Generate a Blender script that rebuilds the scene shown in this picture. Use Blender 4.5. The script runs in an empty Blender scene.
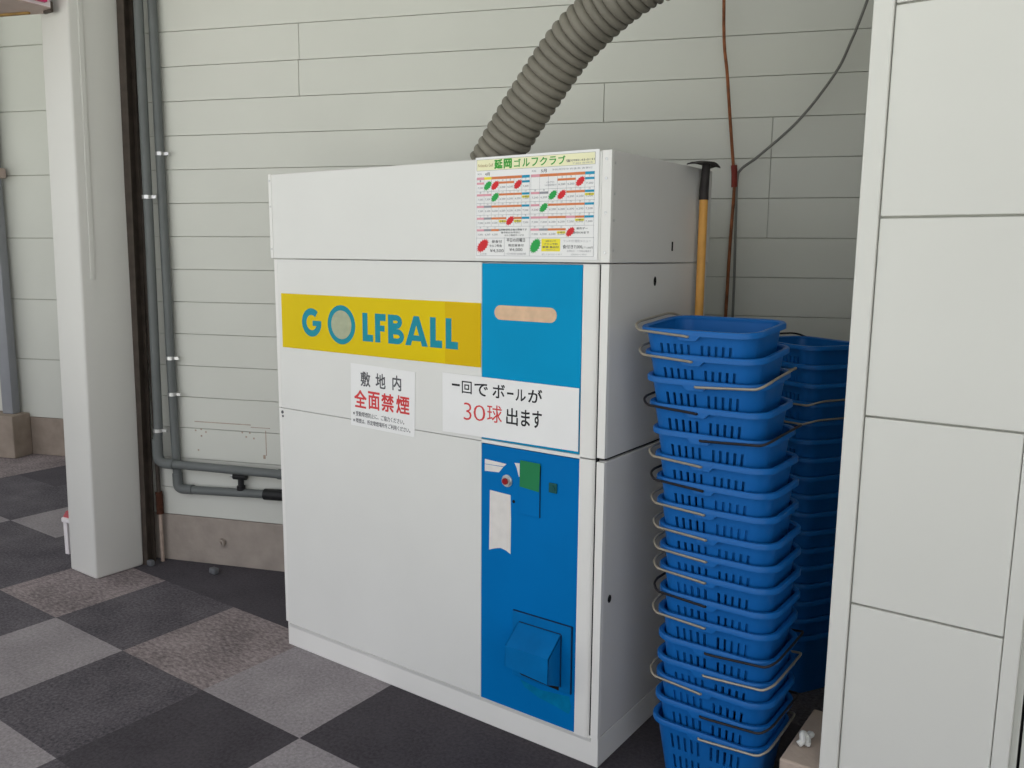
import bpy, bmesh, math, random
from mathutils import Vector, Matrix, Euler

C = bpy.context.scene.collection
SC = bpy.context.scene
rnd = random.Random(7)
PI = math.pi

# ------------------------------------------------------------------ camera
cam_d = bpy.data.cameras.new('camera')
cam_d.sensor_width = 36.0
cam_d.lens = 851.2018 * 36.0 / 1024.0
cam_d.clip_start = 0.05
cam = bpy.data.objects.new('camera', cam_d)
C.objects.link(cam)
_yaw, _pit, _rol = 0.6182, -0.1512, 0.0079
_f = Vector((-math.sin(_yaw)*math.cos(_pit), math.cos(_yaw)*math.cos(_pit), math.sin(_pit)))
_r = Vector((math.cos(_yaw), math.sin(_yaw), 0)); _u = _r.cross(_f)
_r2 = _r*math.cos(_rol) + _u*math.sin(_rol); _u2 = -_r*math.sin(_rol) + _u*math.cos(_rol)
_m = Matrix((_r2, _u2, -_f)).transposed().to_4x4()
_m.translation = Vector((1.128, -2.0333, 1.4984))
cam.matrix_world = _m
SC.camera = cam

# ------------------------------------------------------------------ world, exposure
w = bpy.data.worlds.new('world'); SC.world = w; w.use_nodes = True
nt = w.node_tree; nt.nodes.clear()
wo = nt.nodes.new('ShaderNodeOutputWorld'); bg = nt.nodes.new('ShaderNodeBackground')
tc = nt.nodes.new('ShaderNodeTexCoord'); sx = nt.nodes.new('ShaderNodeSeparateXYZ')
mr = nt.nodes.new('ShaderNodeMapRange'); cr = nt.nodes.new('ShaderNodeValToRGB')
nt.links.new(tc.outputs['Generated'], sx.inputs[0])
nt.links.new(sx.outputs['Z'], mr.inputs['Value'])
mr.inputs['From Min'].default_value = -1; mr.inputs['From Max'].default_value = 1
nt.links.new(mr.outputs[0], cr.inputs[0])
e = cr.color_ramp.elements                      # turf below the horizon, overcast sky above
e[0].position = 0.47; e[0].color = (1.0, 1.02, 0.93, 1)
e[1].position = 0.515; e[1].color = (0.50, 0.51, 0.54, 1)
nt.links.new(cr.outputs[0], bg.inputs[0]); bg.inputs[1].default_value = 1.0
nt.links.new(bg.outputs[0], wo.inputs[0])
SC.view_settings.view_transform = 'Standard'
SC.view_settings.look = 'None'
SC.view_settings.exposure = 1.27
SC.view_settings.gamma = 1.0
SC.view_settings.use_curve_mapping = False

# ------------------------------------------------------------------ materials
def s2l(c):
    c /= 255.0
    return c/12.92 if c <= 0.04045 else ((c+0.055)/1.055)**2.4
def rgb(r, g, b): return (s2l(r), s2l(g), s2l(b), 1)

def mat(name, col, rough=0.5, metal=0.0, var=0.06, scale=6.0, bump=0.0, bscale=200.0, spec=0.25, detail=4.0):
    m = bpy.data.materials.new(name); m.use_nodes = True
    t = m.node_tree; b = t.nodes['Principled BSDF']
    b.inputs['Roughness'].default_value = rough; b.inputs['Metallic'].default_value = metal
    b.inputs['Specular IOR Level'].default_value = spec
    co = t.nodes.new('ShaderNodeTexCoord')
    n = t.nodes.new('ShaderNodeTexNoise'); n.inputs['Scale'].default_value = scale; n.inputs['Detail'].default_value = detail
    t.links.new(co.outputs['Object'], n.inputs['Vector'])
    r = t.nodes.new('ShaderNodeValToRGB')
    r.color_ramp.elements[0].position = 0.3; r.color_ramp.elements[1].position = 0.7
    r.color_ramp.elements[0].color = tuple(c*(1-var) for c in col[:3]) + (1,)
    r.color_ramp.elements[1].color = tuple(min(1, c*(1+var)) for c in col[:3]) + (1,)
    t.links.new(n.outputs['Fac'], r.inputs[0]); t.links.new(r.outputs[0], b.inputs['Base Color'])
    if bump:
        n2 = t.nodes.new('ShaderNodeTexNoise'); n2.inputs['Scale'].default_value = bscale; n2.inputs['Detail'].default_value = 3
        t.links.new(co.outputs['Object'], n2.inputs['Vector'])
        bp = t.nodes.new('ShaderNodeBump'); bp.inputs['Strength'].default_value = bump; bp.inputs['Distance'].default_value = 0.004
        t.links.new(n2.outputs['Fac'], bp.inputs['Height']); t.links.new(bp.outputs[0], b.inputs['Normal'])
    return m

def carpet(name, dark, light, stretch):
    """loop pile: fine speckle stretched along one direction plus a soft worn pattern"""
    m = bpy.data.materials.new(name); m.use_nodes = True
    t = m.node_tree; b = t.nodes['Principled BSDF']; b.inputs['Roughness'].default_value = 0.95
    b.inputs['Specular IOR Level'].default_value = 0.15
    b.inputs['Sheen Weight'].default_value = 0.13; b.inputs['Sheen Roughness'].default_value = 0.45; b.inputs['Sheen Tint'].default_value = (0.9, 0.86, 1.0, 1)
    co = t.nodes.new('ShaderNodeTexCoord'); mp = t.nodes.new('ShaderNodeMapping'); mp.inputs['Scale'].default_value = stretch
    t.links.new(co.outputs['Object'], mp.inputs['Vector'])
    n = t.nodes.new('ShaderNodeTexNoise'); n.inputs['Scale'].default_value = 85; n.inputs['Detail'].default_value = 4
    n.inputs['Roughness'].default_value = 0.7
    t.links.new(mp.outputs[0], n.inputs['Vector'])
    n3 = t.nodes.new('ShaderNodeTexNoise'); n3.inputs['Scale'].default_value = 5; n3.inputs['Detail'].default_value = 3
    t.links.new(co.outputs['Object'], n3.inputs['Vector'])
    ad = t.nodes.new('ShaderNodeMath'); ad.operation = 'MULTIPLY_ADD'; ad.inputs[1].default_value = 0.42
    t.links.new(n3.outputs['Fac'], ad.inputs[0]); t.links.new(n.outputs['Fac'], ad.inputs[2])
    r = t.nodes.new('ShaderNodeValToRGB'); r.color_ramp.elements[0].position = 0.54; r.color_ramp.elements[1].position = 0.88
    r.color_ramp.elements[0].color = dark; r.color_ramp.elements[1].color = light
    t.links.new(ad.outputs[0], r.inputs[0]); t.links.new(r.outputs[0], b.inputs['Base Color'])
    bp = t.nodes.new('ShaderNodeBump'); bp.inputs['Strength'].default_value = 0.5; bp.inputs['Distance'].default_value = 0.004
    t.links.new(n.outputs['Fac'], bp.inputs['Height']); t.links.new(bp.outputs[0], b.inputs['Normal'])
    return m

M = dict(
    wall=mat('siding_paint', rgb(211, 212, 205), 0.55, var=0.03, scale=1.5),
    panel=mat('cladding_paint', rgb(224, 224, 219), 0.5, var=0.02, scale=2),
    groove=mat('shadow_gap_backing', rgb(188, 188, 180), 0.9),
    light_block=mat('light_block_paint', rgb(200,198,194), 0.8),  # paint of the added light-shaping wall
    gapblack=mat('black_gap_strip', rgb(25, 25, 26), 0.8),
    ceil=mat('ceiling_paint', rgb(225, 225, 220), 0.8, var=0.02),
    conc=mat('concrete', rgb(160, 150, 142), 0.9, var=0.14, scale=9, bump=0.4, bscale=60),
    conc2=mat('pale_concrete', rgb(156, 143, 132), 0.9, var=0.12, scale=12, bump=0.4, bscale=70),
    conc3=mat('footing_concrete', rgb(184, 168, 156), 0.9, var=0.12, scale=12, bump=0.4, bscale=70),  # lighter concrete for the right footing
    column=mat('column_paint', rgb(214, 213, 209), 0.45, var=0.02, scale=2),
    steel=mat('brown_steel', rgb(72, 64, 58), 0.6, var=0.25, scale=18),
    pipe=mat('grey_pvc', rgb(106, 110, 110), 0.45, var=0.08, scale=8),
    blackp=mat('black_plastic', rgb(36, 36, 38), 0.5),
    chrome=mat('zinc_plated', rgb(205, 205, 205), 0.3, metal=0.8),
    rust=mat('rust', rgb(74, 44, 32), 0.9, var=0.3, scale=60),
    palepipe=mat('pale_pipe_paint', rgb(176, 158, 146), 0.6, var=0.15, scale=30),
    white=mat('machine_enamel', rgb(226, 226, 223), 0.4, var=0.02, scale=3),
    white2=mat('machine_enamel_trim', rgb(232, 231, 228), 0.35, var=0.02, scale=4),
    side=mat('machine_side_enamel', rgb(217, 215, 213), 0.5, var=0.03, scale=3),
    blue=mat('upper_blue_enamel', rgb(0, 148, 200), 0.45, var=0.06, scale=3, spec=0.06),  # lighter, greener blue for the upper panel
    blue3=mat('blue_enamel', rgb(0, 112, 184), 0.45, var=0.06, scale=3, spec=0.06),
    blue2=mat('chute_blue_enamel', rgb(0, 106, 172), 0.45, var=0.1, scale=12, spec=0.1),
    yellow=mat('yellow_acrylic', rgb(224, 196, 0), 0.4, var=0.05, scale=3, spec=0.1),
    yellowb=mat('deeper_yellow_acrylic', rgb(216, 180, 0), 0.4, var=0.04, scale=3, spec=0.1),
    wornb=mat('worn_blue', rgb(0, 116, 164), 0.6, var=0.15, scale=30, spec=0.06),
    teal=mat('teal_lettering', rgb(0, 140, 160), 0.5, var=0.04, scale=10),
    ball=mat('aged_ball_print', rgb(172, 178, 150), 0.5, var=0.08, scale=40),
    tan=mat('tan_backing', rgb(222, 188, 156), 0.6, var=0.1, scale=30),
    paper=mat('paper', rgb(240, 240, 240), 0.7, var=0.015, scale=10),
    paper2=mat('old_paper', rgb(226, 222, 218), 0.8, var=0.05, scale=30),
    cream=mat('cream_print', rgb(240, 238, 200), 0.7, var=0.03),
    ink=mat('black_ink', rgb(40, 40, 42), 0.7),
    inkg=mat('grey_ink', rgb(96, 96, 100), 0.7),
    inkl=mat('light_grey_ink', rgb(150, 150, 158), 0.7),
    red=mat('red_ink', rgb(214, 70, 72), 0.7),
    red2=mat('starburst_red', rgb(212, 52, 58), 0.7),
    green=mat('starburst_green', rgb(52, 166, 84), 0.7),
    green2=mat('title_green', rgb(66, 160, 62), 0.7),
    orange=mat('orange_print', rgb(216, 130, 82), 0.7),
    pink=mat('pink_print', rgb(222, 160, 172), 0.7),
    sky=mat('cyan_print', rgb(40, 152, 190), 0.7),
    yel2=mat('yellow_print', rgb(240, 226, 70), 0.7),
    deepblue=mat('dark_blue_seam', rgb(10, 44, 78), 0.7),  # dark blue lines round the chute frame and hood
    gtape=mat('green_tape', rgb(30, 126, 78), 0.5, var=0.05),
    keyred=mat('red_key_cap', rgb(140, 16, 26), 0.4),
    dgreen=mat('dark_green_lock', rgb(20, 84, 84), 0.5),
    hole=mat('dark_hole', rgb(18, 18, 20), 0.9),
    duct=mat('grey_duct_plastic', rgb(128, 124, 114), 0.55, var=0.14, scale=9),
    bask=mat('blue_basket_plastic', rgb(18, 98, 172), 0.38, var=0.06, scale=9),
    bask2=mat('deep_blue_basket_plastic', rgb(16, 96, 205), 0.38, var=0.06, scale=9),
    wire=mat('bare_wire', rgb(168, 160, 146), 0.4, metal=0.5, var=0.1, scale=40),
    wired=mat('tarnished_wire', rgb(44, 42, 46), 0.5, metal=0.3, var=0.2, scale=40),
    wood=mat('ash_handle', rgb(216, 160, 84), 0.5, var=0.15, scale=14),
    iron=mat('black_iron', rgb(50, 46, 46), 0.55, var=0.2, scale=30),
    cablerust=mat('rusty_cable', rgb(134, 82, 52), 0.7, var=0.4, scale=30),
    cablegrey=mat('grey_cable', rgb(118, 118, 114), 0.5),
    tapered=mat('red_tape', rgb(128, 50, 42), 0.6),
    magenta=mat('magenta_sign_face', rgb(214, 40, 112), 0.35, var=0.05),
    signwhite=mat('sign_white', rgb(232, 226, 228), 0.5),
    signunder=mat('sign_underside', rgb(190, 172, 164), 0.7, var=0.12, scale=8),
    brass=mat('yellow_brown_trim', rgb(150, 118, 66), 0.6, var=0.2, scale=20),
    stain=mat('rust_stain', rgb(178, 160, 146), 0.8, var=0.15, scale=40),
    seatred=mat('red_seat_plastic', rgb(186, 90, 96), 0.5),
    greypost=mat('grey_conduit', rgb(150, 152, 158), 0.5, var=0.06),
    scrap=mat('dull_plastic', rgb(104, 106, 110), 0.6),
    cord=mat('white_cord', rgb(226, 226, 222), 0.8, var=0.06, scale=60),
)

# ------------------------------------------------------------------ mesh helpers
def obj(name, bm, m, parent=None, smooth=False, kind=None):
    bmesh.ops.recalc_face_normals(bm, faces=bm.faces[:])
    me = bpy.data.meshes.new(name); bm.to_mesh(me); bm.free()
    for mm in (m if isinstance(m, (list, tuple)) else [m]): me.materials.append(mm)
    if smooth:
        for p in me.polygons: p.use_smooth = True
        me.set_sharp_from_angle(angle=math.radians(38))
    o = bpy.data.objects.new(name, me); C.objects.link(o)
    if parent is not None:
        o.parent = parent
        o.matrix_parent_inverse = Matrix.Identity(4)
    if kind: o['kind'] = kind
    return o

def struct(name, bm, m, parent=None, smooth=False):
    o = obj(name, bm, m, parent, smooth)
    if parent is None: o['kind'] = 'structure'
    return o

def thing(name, label, cat, loc=(0, 0, 0), rz=0, group=None):
    o = bpy.data.objects.new(name, None); C.objects.link(o)
    o.empty_display_size = 0.1
    o.location = loc; o.rotation_euler = (0, 0, rz)
    o['label'] = label; o['category'] = cat
    if group: o['group'] = group
    return o

def tag(o, label, cat, group=None):
    o['label'] = label; o['category'] = cat
    if group: o['group'] = group
    return o

def box(bm, x0, x1, y0, y1, z0, z1, bev=0.0, seg=2, mx=None, mi=0):
    vs = [bm.verts.new((x, y, z)) for x in (x0, x1) for y in (y0, y1) for z in (z0, z1)]
    q = [(0, 1, 3, 2), (4, 6, 7, 5), (0, 4, 5, 1), (2, 3, 7, 6), (0, 2, 6, 4), (1, 5, 7, 3)]
    fs = [bm.faces.new([vs[i] for i in f]) for f in q]
    for f in fs: f.material_index = mi
    allv = vs
    if bev > 0:
        ed = list({e for f in fs for e in f.edges})
        r = bmesh.ops.bevel(bm, geom=ed, offset=bev, segments=seg, affect='EDGES', profile=0.5, clamp_overlap=True)
        allv = list({v for f in r['faces'] for v in f.verts} | {v for v in vs if v.is_valid})
        for f in r['faces']: f.material_index = mi
    if mx is not None:
        bmesh.ops.transform(bm, matrix=mx, verts=allv)

def prism(bm, poly, y0, y1, axis='Y', mi=0):
    """poly of (a,b) extruded along axis: Y -> (x,z), X -> (y,z), Z -> (x,y)"""
    def P(a, b, c):
        return {'Y': (a, c, b), 'X': (c, a, b), 'Z': (a, b, c)}[axis]
    A = [bm.verts.new(P(a, b, y0)) for a, b in poly]; B = [bm.verts.new(P(a, b, y1)) for a, b in poly]
    n = len(poly); fs = [bm.faces.new(A), bm.faces.new(B[::-1])]
    for i in range(n): fs.append(bm.faces.new((A[i], B[i], B[(i+1) % n], A[(i+1) % n])))
    for f in fs: f.material_index = mi

def smooth_path(pts, n=8):
    pts = [Vector(p) for p in pts]; out = []
    for i in range(len(pts)-1):
        p0 = pts[max(i-1, 0)]; p1 = pts[i]; p2 = pts[i+1]; p3 = pts[min(i+2, len(pts)-1)]
        for k in range(n):
            t = k/n
            out.append(0.5*((2*p1)+(-p0+p2)*t+(2*p0-5*p1+4*p2-p3)*t*t+(-p0+3*p1-3*p2+p3)*t**3))
    out.append(pts[-1]); return out

def tube(bm, pts, r, seg=10, cap=True, mi=0):
    pts = [Vector(p) for p in pts]; n = len(pts)
    rr = r if callable(r) else (lambda i: r)
    t0 = (pts[1]-pts[0]).normalized()
    up = Vector((0, 0, 1)) if abs(t0.z) < 0.9 else Vector((1, 0, 0))
    side = t0.cross(up).normalized(); rings = []
    for i, p in enumerate(pts):
        t = (pts[min(i+1, n-1)]-pts[max(i-1, 0)]).normalized()
        side = (side - t*side.dot(t)).normalized(); v = t.cross(side)
        rings.append([bm.verts.new(p + (side*math.cos(a)+v*math.sin(a))*rr(i)) for a in [2*PI*k/seg for k in range(seg)]])
    for a, b in zip(rings, rings[1:]):
        for k in range(seg):
            f = bm.faces.new((a[k], a[(k+1) % seg], b[(k+1) % seg], b[k])); f.material_index = mi
    if cap:
        bm.faces.new(rings[0]).material_index = mi; bm.faces.new(rings[-1][::-1]).material_index = mi

def fillet(pts, r, n=6):
    """polyline with rounded corners"""
    pts = [Vector(p) for p in pts]; out = [pts[0]]
    for i in range(1, len(pts)-1):
        a = (pts[i-1]-pts[i]); b = (pts[i+1]-pts[i]); d = min(r, a.length*0.49, b.length*0.49)
        p0 = pts[i]+a.normalized()*d; p2 = pts[i]+b.normalized()*d
        for k in range(n+1):
            t = k/n; out.append((1-t)**2*p0+2*t*(1-t)*pts[i]+t*t*p2)
    out.append(pts[-1]); return out

def disc(bm, x, y, z, r, d, seg=20, axis='Y', mi=0):
    prism_pts = [(x+r*math.cos(2*PI*k/seg), z+r*math.sin(2*PI*k/seg)) for k in range(seg)]
    if axis == 'Y': prism(bm, prism_pts, y, y-d, 'Y', mi)
    else:
        prism([0] and bm, [(y+r*math.cos(2*PI*k/seg), z+r*math.sin(2*PI*k/seg)) for k in range(seg)], x, x+d, 'X', mi)

def ring(bm, x, y, z, r0, r1, d, seg=40):
    A = []
    for yy in (y, y-d):
        for r in (r0, r1):
            A.append([bm.verts.new((x+r*math.cos(2*PI*k/seg), yy, z+r*math.sin(2*PI*k/seg))) for k in range(seg)])
    a, b, c, dd = A
    for k in range(seg):
        j = (k+1) % seg
        for p, q in ((a, b), (b, dd), (dd, c), (c, a)):
            bm.faces.new((p[k], p[j], q[j], q[k]))

def stroke(bm, pts, wd, y, d=0.0006, closed=False):
    """flat painted stroke in the XZ plane with mitred corners"""
    P = [Vector(p) for p in pts]; n = len(P); L = []; R = []
    for i in range(n):
        if closed: a, b = P[i]-P[i-1], P[(i+1) % n]-P[i]
        else:
            a = P[i]-P[max(i-1, 0)]; b = P[min(i+1, n-1)]-P[i]
            if a.length < 1e-9: a = b
            if b.length < 1e-9: b = a
        a = a.normalized(); b = b.normalized()
        na = Vector((-a.y, a.x)); nb = Vector((-b.y, b.x)); m = (na+nb)
        m = m/max(m.length, 1e-6); k = 1/max(0.35, m.dot(na))
        L.append(P[i]+m*wd*0.5*k); R.append(P[i]-m*wd*0.5*k)
    rng = range(n if closed else n-1)
    fr = [[bm.verts.new((p.x, y-d, p.y)) for p in S] for S in (L, R)]
    bk = [[bm.verts.new((p.x, y, p.y)) for p in S] for S in (L, R)]
    for i in rng:
        j = (i+1) % n
        bm.faces.new((fr[0][i], fr[0][j], fr[1][j], fr[1][i]))
        bm.faces.new((fr[0][i], bk[0][i], bk[0][j], fr[0][j]))
        bm.faces.new((fr[1][i], fr[1][j], bk[1][j], bk[1][i]))
    if not closed:
        for i in (0, n-1): bm.faces.new((fr[0][i], fr[1][i], bk[1][i], bk[0][i]))

_txt = {}
def glyph(s, bold=0.0):
    if (s, bold) in _txt: return _txt[(s, bold)]
    cu = bpy.data.curves.new('lettering_source', 'FONT'); cu.body = s; cu.size = 1.0; cu.offset = bold
    cu.resolution_u = 3; cu.fill_mode = 'FRONT'
    o = bpy.data.objects.new('lettering_source', cu); C.objects.link(o)
    bpy.context.view_layer.update()
    dg = bpy.context.evaluated_depsgraph_get()
    me = bpy.data.meshes.new_from_object(o.evaluated_get(dg))
    vs = [(v.co.x, v.co.y) for v in me.vertices]; fs = [tuple(p.vertices) for p in me.polygons]
    bpy.data.objects.remove(o); bpy.data.curves.remove(cu); bpy.data.meshes.remove(me)
    _txt[(s, bold)] = (vs, fs); return vs, fs

def text(bm, s, x0, x1, z0, z1, y, bold=0.0, keep=False, skew=0.0):
    """write s into the rectangle x0..x1, z0..z1 on the plane y (stretched to fill it)"""
    if bold > 0:                                   # heavier strokes: the same outline laid down several times, a hair apart
        d = bold*min(z1-z0, 9)
        for k, (ax, az) in enumerate(((-1, -1), (1, -1), (-1, 1), (1, 1), (0, 0))):
            text(bm, s, x0+d+ax*d, x1-d+ax*d, z0+d+az*d, z1-d+az*d, y-k*0.00001, 0.0, keep, skew)
        return
    vs, fs = glyph(s, bold)
    if not vs: return
    ax, bx = min(v[0] for v in vs), max(v[0] for v in vs); az, bz = min(v[1] for v in vs), max(v[1] for v in vs)
    kx = (x1-x0)/max(bx-ax, 1e-6); kz = (z1-z0)/max(bz-az, 1e-6)
    V = [bm.verts.new((x0+(a-ax)*kx, y, z0+(b-az)*kz + skew*((a-ax)*kx))) for a, b in vs]
    for f in fs:
        try: bm.faces.new([V[i] for i in f])
        except ValueError: pass

# ------------------------------------------------------------------ the setting
WA, WD = 0.3602, 1.1528
Tn = Vector((math.cos(WA), math.sin(WA), 0)); Nn = Vector((-math.sin(WA), math.cos(WA), 0))
def Wp(s, off, z): return Tn*s + Nn*(WD-off) + Vector((0, 0, z))           # point near the back wall
def s_of(x, off=0): return (x + math.sin(WA)*(WD-off))/math.cos(WA)
WM = Matrix((( Tn.x, -Nn.x, 0, Nn.x*WD), (Tn.y, -Nn.y, 0, Nn.y*WD), (0, 0, 1, 0), (0, 0, 0, 1)))  # local (s, off, z)
ZC = 3.4

# floor of carpet tiles, half a metre each
TX, TY = -2.3313, -0.408
LIGHT = {(-1, 0), (0, 2), (-2, 1), (-1, 3), (1, -3), (0, -4), (-2, 4), (-3, 0), (-4, 3), (-3, 5), (-2, -2), (-4, -1), (-1, 6)}
BROWN = {(0, 1), (0, -1), (-3, 2), (-5, 5), (-4, 6)} | {(i, j) for i in range(1, 7) for j in range(-14, -5)}
DARK2 = {(-1, 2), (0, 3), (0, 4), (0, 5), (1, 0), (1, 4), (1, 5), (2, -5), (-3, 4), (1, 1), (1, -1)}
bm = bmesh.new(); vv = {}
def fv(i, j):
    if (i, j) not in vv: vv[(i, j)] = bm.verts.new((TX+0.5*j, TY+0.5*i, 0))
    return vv[(i, j)]
for i in range(-9, 7):
    for j in range(-14, 12):
        f = bm.faces.new((fv(i, j), fv(i, j+1), fv(i+1, j+1), fv(i+1, j)))
        f.material_index = 1 if (i, j) in LIGHT else 2 if (i, j) in BROWN else 3 if (i, j) in DARK2 else 0
floor = struct('floor', bm, [
    carpet('charcoal_carpet', rgb(54, 51, 55), rgb(104, 99, 104), (1, 1, 1)),
    carpet('light_grey_carpet', rgb(128, 122, 125), rgb(160, 154, 157), (1, 1, 1)),
    carpet('brown_grey_carpet', rgb(98, 89, 90), rgb(162, 150, 150), (0.45, 1, 1)),
    carpet('dark_charcoal_carpet', rgb(54, 50, 54), rgb(74, 70, 74), (1, 1, 1))])

# ceiling
bm = bmesh.new(); box(bm, -9.3, 3.6, -3.2, 3.2, ZC, ZC+0.1)
struct('ceiling', bm, M['ceil'])

# back wall: narrow lap boards 0.15 m high above a concrete plinth
SL, SR = s_of(-2.66), s_of(2.2)
bm = bmesh.new()
box(bm, SL, SR, -0.12, -0.012, 0.20, ZC, mx=WM, mi=1)
zb = [2.4653+0.1497*k for k in range(6, -15, -1)]
joints = {1: [s_of(-1.835)], 2: [s_of(-1.84)], 4: [s_of(0.0)], 5: [s_of(0.0)], 6: [s_of(0.0)], 3: [s_of(-0.6)]}
for k in range(len(zb)):
    zt = min(zb[k]-0.0011, ZC); z0 = (zb[k+1] if k+1 < len(zb) else 0.234)+0.0011
    row = k-6+1
    if zt <= 0.24: break
    z0 = max(z0, 0.234)
    cuts = [SL]+joints.get(row, [])+[SR]
    for a, b in zip(cuts, cuts[1:]):
        box(bm, a+(0.001 if a != SL else 0), b-(0.001 if b != SR else 0), -0.0125, 0.0, z0, zt, bev=0.0012, seg=1, mx=WM)
wall_back = struct('wall_back', bm, [M['wall'], M['groove']])
bm = bmesh.new()
box(bm, SL, SR, -0.12, 0.0, 0, 0.232, bev=0.004, mx=WM)
struct('baseboard_back', bm, M['conc'])
# old fixing marks and rust runs left on the boards above the pipes
bm = bmesh.new()
def wbox(s0, s1, z0, z1, off=0.0006): box(bm, s0, s1, 0, off, z0, z1, mx=WM)
sa = s_of(-2.40)
for ds, z, wdt, h in ((0.0, 0.700, 0.30, 0.004), (0.30, 0.690, 0.10, 0.003), (0.375, 0.56, 0.004, 0.12), (0.36, 0.545, 0.012, 0.018)):
    wbox(sa+ds, sa+ds+wdt, z, z+h)
for ds, z in ((0.0, 0.655), (0.03, 0.662), (0.03, 0.63), (0.055, 0.65), (0.25, 0.66), (0.27, 0.64), (0.29, 0.66), (0.31, 0.635), (0.01, 0.56)):
    wbox(sa+ds, sa+ds+0.008, z, z+0.008)
struct('rust_mark', bm, M['stain'], wall_back)

# far left wall, wide boards, 1.6 m behind the plane of the back wall
FD = 2.78
FM = Matrix(((Tn.x, -Nn.x, 0, Nn.x*FD), (Tn.y, -Nn.y, 0, Nn.y*FD), (0, 0, 1, 0), (0, 0, 0, 1)))
def fs_of(x, off=0): return (x + math.sin(WA)*(FD-off))/math.cos(WA)
FL, FR = fs_of(-9.2), fs_of(-2.2)
bm = bmesh.new(); box(bm, FL, FR, -0.12, -0.012, 0.22, ZC, mx=FM, mi=1)
zs = [0.28]+[0.714+0.436*k for k in range(0, 7)]
for a, b in zip(zs, zs[1:]): box(bm, FL, FR, -0.0125, 0, a+0.003, min(b-0.003, ZC), bev=0.0012, seg=1, mx=FM)
struct('wall_left', bm, [M['wall'], M['groove']])
bm = bmesh.new(); box(bm, FL, FR, -0.12, 0.002, 0, 0.28, bev=0.004, mx=FM); struct('baseboard_left', bm, M['conc2'])
# return wall joining the two
bm = bmesh.new(); box(bm, SL-0.10, SL+0.0, -1.63, 0.0, 0, ZC, mx=WM); struct('wall_return', bm, M['wall'])
# wall closing the far left end
bm = bmesh.new(); box(bm, -9.3, -9.2, -3.2, 0.4, 0, ZC); struct('wall_end', bm, M['wall'])

# right: narrow clad wall standing on a concrete footing, then a recessed wall
bm = bmesh.new()
ZP = 2.512  # unseen tops stop short of the ceiling to let light into the corner
XL, XG, XR0, XR1 = 0.624, 0.668, 0.988, 1.022
box(bm, XL+0.004, XR1-0.004, 0.030, 0.24, 0.236, ZP, mi=1)
box(bm, XL, XG-0.001, 0.008, 0.246, 0.234, ZP, bev=0.003)
box(bm, XR0+0.001, XR1, 0.008, 0.246, 0.234, ZP, bev=0.003)
zz = [0.234, 0.6798, 1.1353, 1.586, 2.0366, ZP]
for a, b in zip(zz, zz[1:]): box(bm, XG+0.001, XR0-0.001, 0.0165, 0.0305, a+0.0025, b-0.0025, bev=0.0015, seg=1)
for v in bm.verts: v.co.x += 0.0037*(v.co.z-0.234)
struct('wall_right', bm, [M['panel'], M['groove']])
bm = bmesh.new()
box(bm, 1.042, 2.1, 0.04, 0.24, 0.0, ZP); struct('wall_recess', bm, M['wall'])
bm = bmesh.new(); box(bm, 1.018, 1.036, 0.032, 0.2, 0.234, ZP); struct('trim_1', bm, M['wall'])
bm = bmesh.new(); box(bm, 1.0365, 1.0415, 0.05, 0.2, 0.234, ZP); struct('gap_strip', bm, M['gapblack'])  # black strip painting the darkness of the gap before the recessed wall
bm = bmesh.new(); box(bm, 0.528, 1.036, 0.0, 0.30, 0, 0.233, bev=0.006)
struct('baseboard_right', bm, M['conc3'])
bm = bmesh.new(); box(bm, 2.1, 2.2, -1.2, 2.6, 0, ZC); struct('wall_light_block', bm, M['light_block'])  # unseen wall added to hold back and shape light from the right

# ------------------------------------------------------------------ white column at the left, very slightly out of plumb
def lean(bm):
    for v in bm.verts: v.co.x += 0.0075*v.co.z; v.co.y += 0.0135*v.co.z
col = thing('column', 'square white pillar with rounded corners on the carpet at the left', 'pillar', (-2.708, 0.027, 0))
bm = bmesh.new(); box(bm, -0.114, 0.114, -0.12, 0.119, 0, ZC, bev=0.012, seg=4)
lean(bm); obj('shaft', bm, M['column'], col, smooth=True)
bm = bmesh.new(); box(bm, 0.114, 0.121, -0.078, -0.058, 1.372, ZC, bev=0.002)
lean(bm); obj('edge_strip', bm, M['column'], col)

# brown steel post squeezed between column and wall
bm = bmesh.new()
a = Vector((-2.585, 0.185, 0))
mx = Matrix.Translation(a) @ Matrix.Rotation(WA, 4, 'Z')
box(bm, -0.040, -0.004, 0.024, 0.032, 0, ZC, mx=mx); box(bm, -0.040, -0.004, -0.032, -0.024, 0, ZC, mx=mx); box(bm, -0.03, -0.022, -0.024, 0.024, 0, ZC, mx=mx)
for v in bm.verts: v.co.x += 0.017*v.co.z; v.co.y += 0.006*v.co.z
tag(obj('steel_post', bm, M['steel']), 'dark brown steel channel post between white pillar and grey pipes', 'post')

# ------------------------------------------------------------------ pipes on the back wall
def clip(parent, s, off, z, r=0.025):
    bm = bmesh.new()
    pts = [Wp(s+r*math.cos(t), off+r*math.sin(t), z) for t in [2*PI*k/16 for k in range(17)]]
    rg = []
    for p in pts[:-1]:
        d = (p-Wp(s, off, z)).normalized()
        rg.append([bm.verts.new(p+Vector((0, 0, h))+d*e) for h, e in ((-0.008, -0.003), (-0.008, 0.001), (0.008, 0.001), (0.008, -0.003))])
    for i in range(16):
        for k in range(4): bm.faces.new((rg[i][k], rg[(i+1) % 16][k], rg[(i+1) % 16][(k+1) % 4], rg[i][(k+1) % 4]))
    box(bm, s+r*0.9, s+r+0.022, off-0.004, off+0.004, z-0.007, z+0.007, mx=WM)
    obj('clip', bm, M['chrome'], parent)

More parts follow.
